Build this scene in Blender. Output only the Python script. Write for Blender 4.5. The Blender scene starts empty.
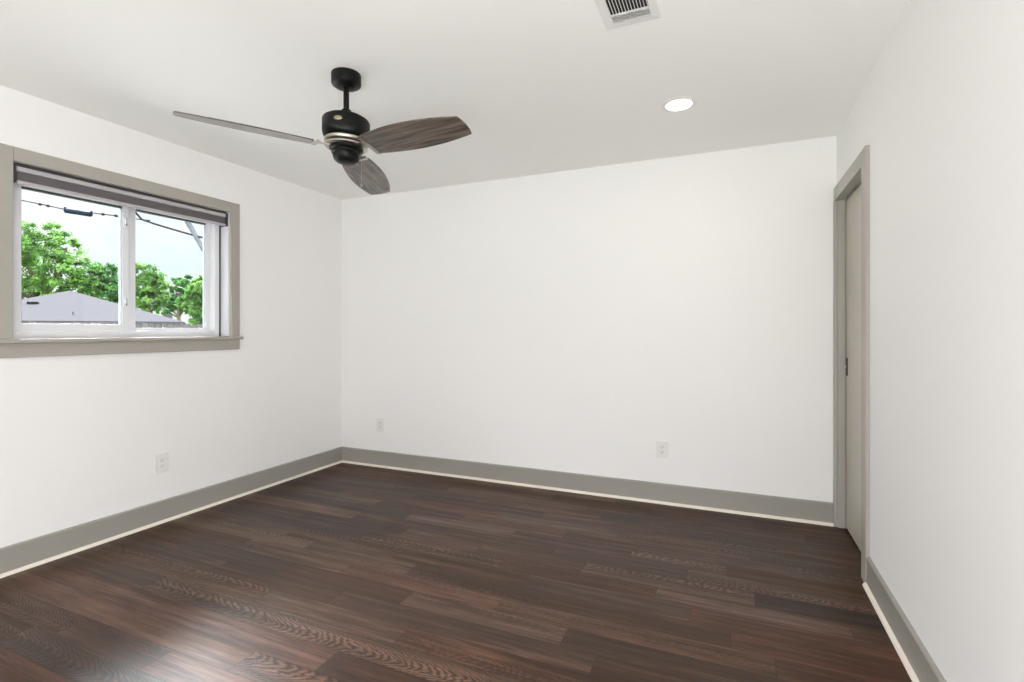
import bpy, bmesh, math, random
from mathutils import Vector, Matrix

S = bpy.context.scene
C = S.collection
R = random.Random(7)
PI = math.pi

# ------------------------------------------------------------------ camera
YAW = 0.40633
FPX = 508.4
cam = bpy.data.cameras.new('camera')
cam.sensor_width = 36.0
cam.lens = FPX / 1024 * 36.0
cam.shift_y = -10.4 / 1024
cam.clip_start = 0.05
cam.clip_end = 300
camo = bpy.data.objects.new('camera', cam)
C.objects.link(camo)
camo.location = (0, 0, 1.22)
camo.rotation_euler = (PI / 2, 0, YAW)
S.camera = camo

# ------------------------------------------------------------------ view, sky, sun, lamps
S.view_settings.view_transform = 'Standard'
S.view_settings.look = 'None'
S.view_settings.exposure = 0.03
S.view_settings.gamma = 1.0
S.view_settings.use_curve_mapping = False
S.cycles.use_denoising = True
S.cycles.max_bounces = 12
S.cycles.diffuse_bounces = 8
S.cycles.sample_clamp_indirect = 6

SKY_ADDED_SPOT = 105.0
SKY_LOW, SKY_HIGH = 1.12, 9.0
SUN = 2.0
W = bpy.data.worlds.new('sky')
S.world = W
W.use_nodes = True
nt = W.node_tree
nt.nodes.clear()
tc = nt.nodes.new('ShaderNodeTexCoord')
mp = nt.nodes.new('ShaderNodeMapping')
mp.inputs['Scale'].default_value = (1.0, 1.0, 2.6)
no = nt.nodes.new('ShaderNodeTexNoise')
no.inputs['Scale'].default_value = 2.6
no.inputs['Detail'].default_value = 6
no.inputs['Roughness'].default_value = 0.55
cr = nt.nodes.new('ShaderNodeValToRGB')
cr.color_ramp.elements[0].position = 0.34
cr.color_ramp.elements[0].color = (0.80, 0.91, 1.0, 1)
cr.color_ramp.elements[1].position = 0.52
cr.color_ramp.elements[1].color = (0.97, 0.97, 1.0, 1)
# bright overcast overhead, calmer towards the horizon
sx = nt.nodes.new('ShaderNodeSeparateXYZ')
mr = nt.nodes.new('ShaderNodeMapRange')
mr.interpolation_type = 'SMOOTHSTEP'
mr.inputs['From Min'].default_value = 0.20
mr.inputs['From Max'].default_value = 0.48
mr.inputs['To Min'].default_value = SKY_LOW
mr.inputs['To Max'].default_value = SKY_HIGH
bg = nt.nodes.new('ShaderNodeBackground')
ou = nt.nodes.new('ShaderNodeOutputWorld')
nt.links.new(tc.outputs['Generated'], mp.inputs['Vector'])
nt.links.new(tc.outputs['Generated'], sx.inputs['Vector'])
nt.links.new(sx.outputs['Z'], mr.inputs['Value'])
# bright spot added to the sky out of view, gives the floor its sheen
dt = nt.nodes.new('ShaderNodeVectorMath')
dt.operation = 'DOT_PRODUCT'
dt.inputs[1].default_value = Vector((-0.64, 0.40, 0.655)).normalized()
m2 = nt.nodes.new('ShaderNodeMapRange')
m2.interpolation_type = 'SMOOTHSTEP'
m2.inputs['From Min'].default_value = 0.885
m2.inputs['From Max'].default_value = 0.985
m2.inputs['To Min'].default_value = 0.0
m2.inputs['To Max'].default_value = SKY_ADDED_SPOT
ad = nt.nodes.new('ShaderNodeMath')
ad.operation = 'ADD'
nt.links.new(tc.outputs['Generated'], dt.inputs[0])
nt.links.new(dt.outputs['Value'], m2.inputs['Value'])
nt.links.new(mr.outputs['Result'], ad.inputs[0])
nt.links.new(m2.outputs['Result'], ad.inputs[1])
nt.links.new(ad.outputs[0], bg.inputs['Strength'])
nt.links.new(mp.outputs['Vector'], no.inputs['Vector'])
nt.links.new(no.outputs['Fac'], cr.inputs['Fac'])
nt.links.new(cr.outputs['Color'], bg.inputs['Color'])
nt.links.new(bg.outputs['Background'], ou.inputs['Surface'])


def lamp(name, kind, loc, energy, color=(1, 1, 1), rot=(0, 0, 0), **kw):
    l = bpy.data.lights.new(name, kind)
    l.energy = energy
    l.color = color
    for k, v in kw.items():
        setattr(l, k, v)
    o = bpy.data.objects.new(name, l)
    o.location = loc
    o.rotation_euler = rot
    C.objects.link(o)
    return o


# sun from behind the house: lights the far trees and the roof next door
sd = Vector((-0.34, 0.60, -0.72)).normalized()
so = lamp('sun', 'SUN', (5, -3, 20), SUN, (1.0, 0.96, 0.9), angle=0.01)
so.rotation_euler = sd.to_track_quat('-Z', 'Y').to_euler()
# soft fill lamps added behind the camera, with no fixture
COOL = (0.99, 0.985, 0.985)
lamp('fill_lamp', 'POINT', (-0.9, -1.2, 1.1), 32, COOL, shadow_soft_size=0.5)
lamp('fill_lamp', 'POINT', (0.1, -0.5, 0.8), 130, COOL, shadow_soft_size=0.4)
DOWN = 1.2

# ------------------------------------------------------------------ helpers
XL, YB, XR, YF, HC = -3.333, 3.728, 0.610, -2.2, 2.44


def tag(o, label=None, cat=None, group=None, kind=None):
    if label: o['label'] = label
    if cat: o['category'] = cat
    if group: o['group'] = group
    if kind: o['kind'] = kind
    return o


def empty(name, loc, rz=0.0):
    o = bpy.data.objects.new(name, None)
    o.empty_display_size = 0.05
    o.location = loc
    o.rotation_euler = (0, 0, rz)
    C.objects.link(o)
    return o


class MB:
    """collects shapes and links them as ONE mesh object"""

    def __init__(self):
        self.b = bmesh.new()

    def box(self, a, c, bevel=0.0, seg=2):
        x0, y0, z0 = [min(p) for p in zip(a, c)]
        x1, y1, z1 = [max(p) for p in zip(a, c)]
        v = [self.b.verts.new(p) for p in ((x0, y0, z0), (x1, y0, z0), (x1, y1, z0), (x0, y1, z0),
                                           (x0, y0, z1), (x1, y0, z1), (x1, y1, z1), (x0, y1, z1))]
        fs = [self.b.faces.new([v[i] for i in f]) for f in
              ((0, 3, 2, 1), (4, 5, 6, 7), (0, 1, 5, 4), (1, 2, 6, 5), (2, 3, 7, 6), (3, 0, 4, 7))]
        if bevel > 0:
            es = list({e for f in fs for e in f.edges})
            bmesh.ops.bevel(self.b, geom=es, offset=bevel, segments=seg, affect='EDGES', profile=0.5)
        return self

    def prism(self, pts, axis, a, c):
        """extrude a closed 2D outline along an axis (0=x,1=y,2=z)"""
        def mk(p, t):
            q = [p[0], p[1]]
            q.insert(axis, t)
            return q
        v0 = [self.b.verts.new(mk(p, a)) for p in pts]
        v1 = [self.b.verts.new(mk(p, c)) for p in pts]
        n = len(pts)
        self.b.faces.new(v0)
        self.b.faces.new(v1[::-1])
        for i in range(n):
            self.b.faces.new((v0[i], v1[i], v1[(i + 1) % n], v0[(i + 1) % n]))
        bmesh.ops.recalc_face_normals(self.b, faces=self.b.faces[:])
        return self

    def lathe(self, prof, n=40, c=(0, 0, 0), caps=True):
        rings = []
        for r, z in prof:
            rings.append([self.b.verts.new((c[0] + r * math.cos(2 * PI * i / n), c[1] + r * math.sin(2 * PI * i / n), c[2] + z))
                          for i in range(n)])
        for a, d in zip(rings, rings[1:]):
            for i in range(n):
                self.b.faces.new((a[i], a[(i + 1) % n], d[(i + 1) % n], d[i]))
        if caps:
            self.b.faces.new(rings[0][::-1])
            self.b.faces.new(rings[-1])
        bmesh.ops.recalc_face_normals(self.b, faces=self.b.faces[:])
        return self

    def tube(self, pts, r, n=8):
        pts = [Vector(p) for p in pts]
        rs = r if isinstance(r, (list, tuple)) else [r] * len(pts)
        rings = []
        for i, p in enumerate(pts):
            d = (pts[min(i + 1, len(pts) - 1)] - pts[max(i - 1, 0)]).normalized()
            u = d.cross(Vector((0, 0, 1)))
            if u.length < 1e-3: u = d.cross(Vector((1, 0, 0)))
            u.normalize()
            w = d.cross(u)
            rings.append([self.b.verts.new(p + rs[i] * (math.cos(2 * PI * k / n) * u + math.sin(2 * PI * k / n) * w)) for k in range(n)])
        for a, d in zip(rings, rings[1:]):
            for k in range(n):
                self.b.faces.new((a[k], a[(k + 1) % n], d[(k + 1) % n], d[k]))
        self.b.faces.new(rings[0][::-1])
        self.b.faces.new(rings[-1])
        bmesh.ops.recalc_face_normals(self.b, faces=self.b.faces[:])
        return self

    def ball(self, c, r, sz=1.0, n=12):
        m = Matrix.Translation(c) @ Matrix.Diagonal((1, 1, sz, 1))
        bmesh.ops.create_uvsphere(self.b, u_segments=n, v_segments=max(6, n // 2), radius=r, matrix=m)
        return self

    def xf(self, m):
        bmesh.ops.transform(self.b, matrix=m, verts=self.b.verts[:])
        return self

    def build(self, name, mat, parent=None, smooth=None, loc=None):
        me = bpy.data.meshes.new(name)
        self.b.to_mesh(me)
        self.b.free()
        o = bpy.data.objects.new(name, me)
        if mat: me.materials.append(mat)
        if smooth is not None:
            for p in me.polygons: p.use_smooth = True
            try:
                me.set_sharp_from_angle(angle=math.radians(smooth))
            except Exception:
                pass
        C.objects.link(o)
        if parent: o.parent = parent
        if loc: o.location = loc
        return o


def copy_tree(o, parent=None):
    c = o.copy()
    C.objects.link(c)
    if parent: c.parent = parent
    for ch in list(o.children): copy_tree(ch, c)
    return c


def ray(px, py):
    """direction of a photo point (used for placing the street outside)"""
    u = (px - 512) / FPX
    v = (330.6 - py) / FPX
    s, c = math.sin(YAW), math.cos(YAW)
    return Vector((-s + u * c, c + u * s, v))


def at(px, py, d):
    return Vector((0, 0, 1.22)) + d * ray(px, py)


# ------------------------------------------------------------------ materials
def mat(name, col, rough=0.5, metal=0.0, spec=0.5, bump=0.0, bscale=200.0, var=0.0, vscale=3.0):
    m = bpy.data.materials.new(name)
    m.use_nodes = True
    n = m.node_tree.nodes
    l = m.node_tree.links
    b = n['Principled BSDF']
    b.inputs['Base Color'].default_value = (*col, 1)
    b.inputs['Roughness'].default_value = rough
    b.inputs['Metallic'].default_value = metal
    b.inputs['Specular IOR Level'].default_value = spec
    t = n.new('ShaderNodeTexCoord')
    if var > 0:
        q = n.new('ShaderNodeTexNoise')
        q.inputs['Scale'].default_value = vscale
        q.inputs['Detail'].default_value = 4
        l.new(t.outputs['Object'], q.inputs['Vector'])
        r = n.new('ShaderNodeValToRGB')
        r.color_ramp.elements[0].position = 0.3
        r.color_ramp.elements[1].position = 0.7
        r.color_ramp.elements[0].color = (*[max(0, x * (1 - var)) for x in col], 1)
        r.color_ramp.elements[1].color = (*[min(1, x * (1 + var)) for x in col], 1)
        l.new(q.outputs['Fac'], r.inputs['Fac'])
        l.new(r.outputs['Color'], b.inputs['Base Color'])
    if bump > 0:
        q = n.new('ShaderNodeTexNoise')
        q.inputs['Scale'].default_value = bscale
        q.inputs['Detail'].default_value = 3
        l.new(t.outputs['Object'], q.inputs['Vector'])
        u = n.new('ShaderNodeBump')
        u.inputs['Strength'].default_value = bump
        u.inputs['Distance'].default_value = 0.002
        l.new(q.outputs['Fac'], u.inputs['Height'])
        l.new(u.outputs['Normal'], b.inputs['Normal'])
    return m


def glass(name):
    m = bpy.data.materials.new(name)
    m.use_nodes = True
    n = m.node_tree.nodes
    l = m.node_tree.links
    n.clear()
    tr = n.new('ShaderNodeBsdfTransparent')
    tr.inputs['Color'].default_value = (0.97, 0.985, 0.98, 1)
    gl = n.new('ShaderNodeBsdfGlossy')
    gl.inputs['Roughness'].default_value = 0.02
    fr = n.new('ShaderNodeFresnel')
    fr.inputs['IOR'].default_value = 1.3
    mx = n.new('ShaderNodeMixShader')
    ou = n.new('ShaderNodeOutputMaterial')
    l.new(fr.outputs['Fac'], mx.inputs['Fac'])
    l.new(tr.outputs['BSDF'], mx.inputs[1])
    l.new(gl.outputs['BSDF'], mx.inputs[2])
    l.new(mx.outputs['Shader'], ou.inputs['Surface'])
    return m


def emit(name, col, st):
    m = bpy.data.materials.new(name)
    m.use_nodes = True
    b = m.node_tree.nodes['Principled BSDF']
    b.inputs['Base Color'].default_value = (0.9, 0.9, 0.88, 1)
    b.inputs['Emission Color'].default_value = (*col, 1)
    b.inputs['Emission Strength'].default_value = st
    return m


M = {}
M['wall'] = mat('wall_paint', (0.88, 0.875, 0.87), 0.7, bump=0.08, bscale=160, spec=0.3)
M['ceiling'] = mat('ceiling_paint', (0.93, 0.935, 0.915), 0.9, bump=0.08, bscale=120, spec=0.2)
M['trim'] = mat('trim_paint', (0.32, 0.305, 0.275), 0.42, bump=0.04, bscale=90, spec=0.4)
M['casing'] = mat('casing_paint', (0.39, 0.365, 0.33), 0.42, bump=0.04, bscale=90, spec=0.4)
M['door'] = mat('door_paint', (0.50, 0.465, 0.40), 0.32, bump=0.04, bscale=60, spec=0.5)
M['shoe'] = mat('shoe_paint', (0.82, 0.76, 0.67), 0.45)
M['vinyl'] = mat('white_vinyl', (0.76, 0.765, 0.795), 0.35)
M['white'] = mat('white_plastic', (0.80, 0.795, 0.775), 0.4)
M['slot'] = mat('dark_slot', (0.03, 0.03, 0.03), 0.8)
M['glass'] = glass('window_glass')
M['bead'] = mat('glazing_bead', (0.5, 0.55, 0.6), 0.4)
M['dark_strip'] = mat('dark_strip', (0.05, 0.07, 0.065), 0.6)
M['shade'] = mat('shade_fabric', (0.12, 0.105, 0.115), 0.85, bump=0.3, bscale=600)
M['bar'] = mat('shade_bar', (0.46, 0.44, 0.45), 0.4)
M['bracket'] = mat('bracket', (0.04, 0.04, 0.042), 0.5)
M['black'] = mat('black_metal', (0.0025, 0.0035, 0.003), 0.42, spec=0.22)
M['nickel'] = mat('brushed_nickel', (0.52, 0.48, 0.43), 0.32, metal=1.0)
M['brass'] = mat('old_brass', (0.30, 0.26, 0.18), 0.35, metal=1.0)
M['vent'] = mat('vent_paint', (0.8, 0.8, 0.78), 0.45)
M['duct'] = mat('duct_dark', (0.012, 0.012, 0.01), 0.9)
M['latch'] = mat('latch_metal', (0.02, 0.017, 0.013), 0.35, metal=0.6)
M['shingle'] = mat('shingle', (0.052, 0.050, 0.0545), 1.0, var=0.10, vscale=9, spec=0.0)
M['siding'] = mat('siding', (0.66, 0.64, 0.6), 0.9, var=0.06, vscale=3)
M['fascia'] = mat('fascia', (0.3, 0.3, 0.3), 0.7)
M['fence'] = mat('fence_wood', (0.045, 0.042, 0.04), 0.9, var=0.35, vscale=14)
M['lawn'] = mat('lawn', (0.06, 0.10, 0.03), 1.0, var=0.4, vscale=2, spec=0.1)
M['bark'] = mat('bark', (0.11, 0.085, 0.06), 0.95, var=0.3, vscale=6, bump=0.6, bscale=12)
M['cable'] = mat('cable', (0.008, 0.008, 0.009), 0.8, spec=0.1)
M['closure'] = mat('splice_case', (0.004, 0.009, 0.022), 0.8, spec=0.1)
M['pole'] = mat('pole_wood', (0.075, 0.085, 0.10), 0.9, var=0.2, vscale=5)
M['brick'] = mat('house_brick', (0.42, 0.34, 0.3), 0.9, var=0.2, vscale=6)
M['pane'] = mat('dark_pane', (0.05, 0.06, 0.07), 0.15)


def leaf_mat(name, dark, light):
    m = bpy.data.materials.new(name)
    m.use_nodes = True
    n = m.node_tree.nodes
    l = m.node_tree.links
    n.clear()
    a = n.new('ShaderNodeAttribute')
    a.attribute_name = 'tint'
    r = n.new('ShaderNodeValToRGB')
    r.color_ramp.elements[0].color = (*dark, 1)
    r.color_ramp.elements[1].color = (*light, 1)
    d = n.new('ShaderNodeBsdfDiffuse')
    t = n.new('ShaderNodeBsdfTranslucent')
    mx = n.new('ShaderNodeMixShader')
    mx.inputs['Fac'].default_value = 0.35
    o = n.new('ShaderNodeOutputMaterial')
    l.new(a.outputs['Fac'], r.inputs['Fac'])
    l.new(r.outputs['Color'], d.inputs['Color'])
    l.new(r.outputs['Color'], t.inputs['Color'])
    l.new(d.outputs['BSDF'], mx.inputs[1])
    l.new(t.outputs['BSDF'], mx.inputs[2])
    l.new(mx.outputs['Shader'], o.inputs['Surface'])
    return m


M['leaf'] = leaf_mat('tree_leaves', (0.010, 0.058, 0.018), (0.20, 0.36, 0.09))
M['leaf_dark'] = leaf_mat('tree_leaves_dark', (0.007, 0.050, 0.020), (0.13, 0.29, 0.08))


def wood_floor_mat():
    m = bpy.data.materials.new('oak_planks')
    m.use_nodes = True
    n = m.node_tree.nodes
    l = m.node_tree.links
    b = n['Principled BSDF']

    def math_(op, a, c=None, d=None):
        q = n.new('ShaderNodeMath')
        q.operation = op
        for i, v in enumerate((a, c, d)):
            if v is None: continue
            if isinstance(v, (int, float)): q.inputs[i].default_value = v
            else: l.new(v, q.inputs[i])
        return q.outputs[0]

    uv = n.new('ShaderNodeUVMap')
    uv.uv_map = 'plank'
    at_ = n.new('ShaderNodeAttribute')
    at_.attribute_name = 'plank_look'
    sp = n.new('ShaderNodeSeparateColor')
    l.new(at_.outputs['Color'], sp.inputs['Color'])
    rnd, tone, cath = sp.outputs[0], sp.outputs[1], sp.outputs[2]
    su = n.new('ShaderNodeSeparateXYZ')
    l.new(uv.outputs['UV'], su.inputs[0])
    u, v = su.outputs[0], su.outputs[1]
    off = math_('MULTIPLY', rnd, 57.0)

    def vec(kx, ky):
        q = n.new('ShaderNodeCombineXYZ')
        l.new(math_('MULTIPLY', u, kx), q.inputs[0])
        l.new(math_('MULTIPLY', v, ky), q.inputs[1])
        l.new(off, q.inputs[2])
        return q.outputs[0]

    def noise(kx, ky, detail=4, rough=0.6):
        q = n.new('ShaderNodeTexNoise')
        q.inputs['Scale'].default_value = 1.0
        q.inputs['Detail'].default_value = detail
        q.inputs['Roughness'].default_value = rough
        l.new(vec(kx, ky), q.inputs['Vector'])
        return q.outputs['Fac']

    fine = noise(5, 120, 4)
    streak = noise(1.5, 30, 4)
    blotch = noise(3.0, 9.0, 3)
    # cathedral figure: nested arches along the plank
    wob = noise(6.0, 22.0, 3)
    vo = math_('SUBTRACT', v, math_('MULTIPLY_ADD', math_('FRACT', math_('MULTIPLY', rnd, 31.3)), 0.09, -0.045))
    par = math_('MULTIPLY', math_('MULTIPLY', vo, vo), 42.0)
    ph = math_('ADD', math_('ADD', u, par), math_('MULTIPLY', wob, 0.17))
    ring = math_('SINE', math_('MULTIPLY', ph, math_('MULTIPLY_ADD', math_('FRACT', math_('MULTIPLY', rnd, 91.7)), 90.0, 130.0)))
    ring = math_('MULTIPLY_ADD', ring, 0.5, 0.5)
    ring = math_('POWER', ring, 0.55)
    # value of the grain
    g = math_('ADD', math_('MULTIPLY', math_('SUBTRACT', fine, 0.5), 0.9),
              math_('MULTIPLY', math_('SUBTRACT', streak, 0.5), 1.3))
    g = math_('ADD', g, math_('MULTIPLY', math_('SUBTRACT', blotch, 0.5), 0.55))
    cg = math_('MULTIPLY', math_('MULTIPLY', math_('SUBTRACT', ring, 0.72), 0.8), cath)
    g = math_('ADD', g, cg)
    val = math_('ADD', math_('MULTIPLY', tone, 0.80), math_('MULTIPLY', g, 0.85))
    val = math_('ADD', val, 0.10)
    r = n.new('ShaderNodeValToRGB')
    e = r.color_ramp.elements
    e[0].position = 0.0
    e[0].color = (0.015, 0.0074, 0.0044, 1)
    e[1].position = 1.0
    e[1].color = (0.17, 0.10, 0.071, 1)
    k = r.color_ramp.elements.new(0.45)
    k.color = (0.045, 0.0232, 0.0148, 1)
    l.new(val, r.inputs['Fac'])
    hs = n.new('ShaderNodeHueSaturation')
    l.new(math_('MULTIPLY_ADD', rnd, 0.012, 0.494), hs.inputs['Hue'])
    l.new(math_('MULTIPLY_ADD', math_('FRACT', math_('MULTIPLY', rnd, 7.3)), 0.30, 1.04), hs.inputs['Saturation'])
    l.new(r.outputs['Color'], hs.inputs['Color'])
    l.new(hs.outputs['Color'], b.inputs['Base Color'])
    l.new(math_('ADD', math_('MULTIPLY_ADD', math_('FRACT', math_('MULTIPLY', rnd, 13.7)), 0.09, 0.31), math_('MULTIPLY', math_('SUBTRACT', 0.5, streak), 0.16)), b.inputs['Roughness'])
    b.inputs['Specular IOR Level'].default_value = 0.27
    bp = n.new('ShaderNodeBump')
    bp.inputs['Strength'].default_value = 0.35
    bp.inputs['Distance'].default_value = 0.001
    h = math_('ADD', math_('ADD', fine, streak), math_('MULTIPLY', cg, 0.8))
    l.new(h, bp.inputs['Height'])
    l.new(bp.outputs['Normal'], b.inputs['Normal'])
    return m


M['floor'] = wood_floor_mat()


def blade_mat():
    m = bpy.data.materials.new('blade_wood')
    m.use_nodes = True
    n = m.node_tree.nodes
    l = m.node_tree.links
    b = n['Principled BSDF']
    t = n.new('ShaderNodeTexCoord')
    p = n.new('ShaderNodeMapping')
    p.inputs['Scale'].default_value = (3.5, 55, 55)
    q = n.new('ShaderNodeTexNoise')
    q.inputs['Scale'].default_value = 1.0
    q.inputs['Detail'].default_value = 6
    q.inputs['Distortion'].default_value = 0.4
    r = n.new('ShaderNodeValToRGB')
    r.color_ramp.elements[0].position = 0.33
    r.color_ramp.elements[0].color = (0.045, 0.034, 0.027, 1)
    r.color_ramp.elements[1].position = 0.68
    r.color_ramp.elements[1].color = (0.20, 0.165, 0.14, 1)
    l.new(t.outputs['Object'], p.inputs['Vector'])
    l.new(p.outputs['Vector'], q.inputs['Vector'])
    l.new(q.outputs['Fac'], r.inputs['Fac'])
    l.new(r.outputs['Color'], b.inputs['Base Color'])
    b.inputs['Roughness'].default_value = 0.18
    return m


M['blade'] = blade_mat()

# ------------------------------------------------------------------ room shell
WT = 0.17   # wall thickness


def struct(o, label=None):
    o['kind'] = 'structure'
    if label: o['label'] = label
    return o


# floor: one mesh of planks with random lengths; the seams seen in the photograph are kept
PW = 0.1225
Y0 = 1.76
seams = {-1: [-1.98, -1.21], -2: [-2.57, -1.80], -3: [-1.37, -0.55], -4: [-1.66], -5: [-2.5, -1.954, -1.25], 0: [-2.44, -1.66, -0.46],
         1: [-2.88, -2.11, -1.36, -0.61], 2: [-2.57, -1.81, -0.95, 0.15], 3: [-2.2, -1.5, -0.77, 0.0], 4: [-2.45, -1.67, -0.92, -0.16],
         5: [-2.0, -1.1, -0.32, 0.45], 6: [-2.6, -1.82, -1.3, -0.7, 0.1], 7: [-2.27, -1.55, -0.9, -0.2], 8: [-1.95, -1.2, -0.5, -0.02],
         9: [-2.3, -1.6, -0.91, -0.47, 0.28], 10: [-2.7, -1.4, -0.62, 0.1], 12: [-2.4, -1.6, -0.78, -0.48, -0.01], 13: [-2.0, -0.9, -0.16, 0.4],
         14: [-2.6, -1.2, -0.5, 0.13]}
figured = {(-5, 1): 0.0}


def build_floor():
    bm = bmesh.new()
    uvl = bm.loops.layers.uv.new('plank')
    cl = bm.loops.layers.float_color.new('plank_look')
    rr = random.Random(31)
    tones = {}
    k0 = math.floor((YF - 0.2 - Y0) / PW)
    k1 = math.ceil((YB + 0.02 - Y0) / PW)
    for k in range(k0, k1):
        y0, y1 = Y0 + k * PW, Y0 + (k + 1) * PW
        if k in seams:
            xs = [XL - 0.02] + seams[k] + [XR + 0.20]
        else:
            xs = [XL - 0.02]
            x = xs[0] + rr.uniform(0.2, 0.8)
            while x < XR + 0.1:
                xs.append(x)
                x += rr.uniform(0.45, 1.1)
            xs.append(XR + 0.2)
        for i in range(len(xs) - 1):
            a, c = xs[i], xs[i + 1]
            tone = min(0.95, max(0.02, rr.gauss(0.42, 0.12)))
            cath = 1.0 if rr.random() < 0.22 else 0.0
            rnd = rr.random()
            tone, cath = PLANK.get((k, i), (tone, cath))
            g = 0.0010
            vs = [bm.verts.new(p) for p in ((a + g, y0 + g, 0), (c - g, y0 + g, 0), (c - g, y1 - g, 0), (a + g, y1 - g, 0))]
            f = bm.faces.new(vs)
            uvs = ((0, -PW / 2), (c - a, -PW / 2), (c - a, PW / 2), (0, PW / 2))
            for lp, q in zip(f.loops, uvs):
                lp[uvl].uv = q
                lp[cl] = (rnd, tone, cath, 1)
    # dark underlay seen in the seams, and the slab body
    x0, x1, ya, yb = XL - 0.02, XR + 0.2, Y0 + k0 * PW, Y0 + k1 * PW
    vs = [bm.verts.new(p) for p in ((x0, ya, -0.0012), (x1, ya, -0.0012), (x1, yb, -0.0012), (x0, yb, -0.0012),
                                    (x0, ya, -0.12), (x1, ya, -0.12), (x1, yb, -0.12), (x0, yb, -0.12))]
    for q in ((0, 1, 2, 3), (4, 7, 6, 5), (0, 4, 5, 1), (1, 5, 6, 2), (2, 6, 7, 3), (3, 7, 4, 0)):
        f = bm.faces.new([vs[i] for i in q])
        for lp in f.loops:
            lp[cl] = (0.5, -0.6, 0, 1)
    me = bpy.data.meshes.new('floor')
    bm.to_mesh(me)
    bm.free()
    me.materials.append(M['floor'])
    o = bpy.data.objects.new('floor', me)
    C.objects.link(o)
    return struct(o, 'dark brown oak plank floor')


# (row, index) : (tone, figured)
PLANK = {(-5, 2): (0.62, 0.0), (-5, 0): (0.45, 1.0), (-5, 1): (0.42, 0.4), (-2, 2): (0.55, 1.0), (-3, 2): (0.50, 1.0), (-2, 1): (0.45, 1.0), (-4, 1): (0.5, 1.0),
         (2, 0): (0.40, 0.0), (1, 1): (0.25, 0), (0, 0): (0.36, 0.0), (0, 1): (0.30, 0.0), (0, 2): (0.42, 0.0), (-1, 2): (0.40, 0.3), (1, 3): (0.60, 0.2),
         (1, 4): (0.33, 0.0), (2, 2): (0.55, 0.2), (3, 2): (0.25, 0.5), (5, 1): (0.48, 1.0), (5, 2): (0.50, 0.4), (8, 3): (0.42, 1.0),
         (12, 3): (0.12, 0.0), (12, 4): (0.5, 0.0), (3, 4): (0.5, 0.0), (2, 3): (0.55, 0.2), (4, 3): (0.42, 0.0)}
build_floor()

mb = MB()
mb.box((XL - WT, YF - WT, HC), (XR + 0.35, YB + WT, HC + 0.2))
struct(mb.build('ceiling', M['ceiling']), 'smooth white ceiling')

# left wall with the window opening
WY0, WY1, WZ0, WZ1 = 1.358, 2.571, 1.178, 2.076
mb = MB()
mb.box((XL - WT, YF - WT, -0.12), (XL, WY0, HC))
mb.box((XL - WT, WY1, -0.12), (XL, YB + WT, HC))
mb.box((XL - WT, WY0, -0.12), (XL, WY1, WZ0 - 0.02))
mb.box((XL - WT, WY0, WZ1), (XL, WY1, HC))
struct(mb.build('wall_left', M['wall']), 'white painted wall with the window')
mb = MB()
mb.box((XL, YB, -0.12), (XR + 0.35, YB + WT, HC))
struct(mb.build('wall_back', M['wall']), 'plain white painted far wall')
# right wall with the door opening
DY0, DY1, DZ = 2.992, 3.700, 2.028
mb = MB()
mb.box((XR, YF - WT, -0.12), (XR + 0.13, DY0, HC))
mb.box((XR, DY0, DZ + 0.02), (XR + 0.13, YB, HC))
mb.box((XR, DY1 + 0.018, -0.12), (XR + 0.13, YB, DZ + 0.02))
struct(mb.build('wall_right', M['wall']), 'white painted wall with the door')
# wall behind the viewer, with an opening added to let in daylight
PX0, PX1, PZ = -2.0, -0.2, 2.08
mb = MB()
mb.box((XL, YF - WT, -0.12), (PX0, YF, HC))
mb.box((PX1, YF - WT, -0.12), (XR, YF, HC))
mb.box((PX0, YF - WT, PZ), (PX1, YF, HC))
mb.box((PX0, YF - WT, -0.12), (PX1, YF, -0.002))
struct(mb.build('wall_front', M['wall']), 'white painted wall behind the viewer')

# baseboards
BH, BT = 0.140, 0.015


def base_prof():
    return [(0, 0), (BT, 0), (BT, BH - 0.006), (BT - 0.006, BH), (0, BH)]


def quarter(r=0.016):
    p = [(BT, 0)]
    for i in range(7):
        a = PI / 2 * i / 6
        p.append((BT + r * math.cos(a), r * math.sin(a)))
    return p


def along_y(prof, x, sgn, a, c):
    return MB().prism([(x + sgn * p[0], p[1]) for p in prof], 1, a, c)


def along_x(prof, y, a, c):
    return MB().prism([(y - p[0], p[1]) for p in prof], 0, a, c)


struct(along_y(base_prof(), XL, 1, YF, YB).build('baseboard_left', M['trim']))
struct(along_x(base_prof(), YB, XL + BT, XR - 0.021).build('baseboard_back', M['trim']))
struct(along_y(base_prof(), XR, -1, YF, 2.901).build('baseboard_right', M['trim']))
struct(along_y(quarter(), XL, 1, YF, YB - BT).build('trim_1', M['shoe'], smooth=40), 'cream quarter round along the left baseboard')
struct(along_x(quarter(), YB, XL + BT, XR - 0.021).build('trim_2', M['shoe'], smooth=40), 'cream quarter round along the far baseboard')
struct(along_y(quarter(), XR, -1, YF, 2.901).build('trim_3', M['shoe'], smooth=40), 'cream quarter round along the right baseboard')

# ------------------------------------------------------------------ window
win = struct(empty('window_1', (XL, (WY0 + WY1) / 2, WZ0)), 'two-pane sliding window in a grey casing')


def wpart(mb, name, m, smooth=None, parent=None):
    """parts are given in room coordinates and stored relative to their thing"""
    p = parent or win
    o = mb.build(name, m, None, smooth)
    base = Vector((0, 0, 0))
    q = p
    while q:
        base += Vector(q.location)
        q = q.parent
    o.data.transform(Matrix.Translation(-base))
    o.parent = p
    return o


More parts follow.
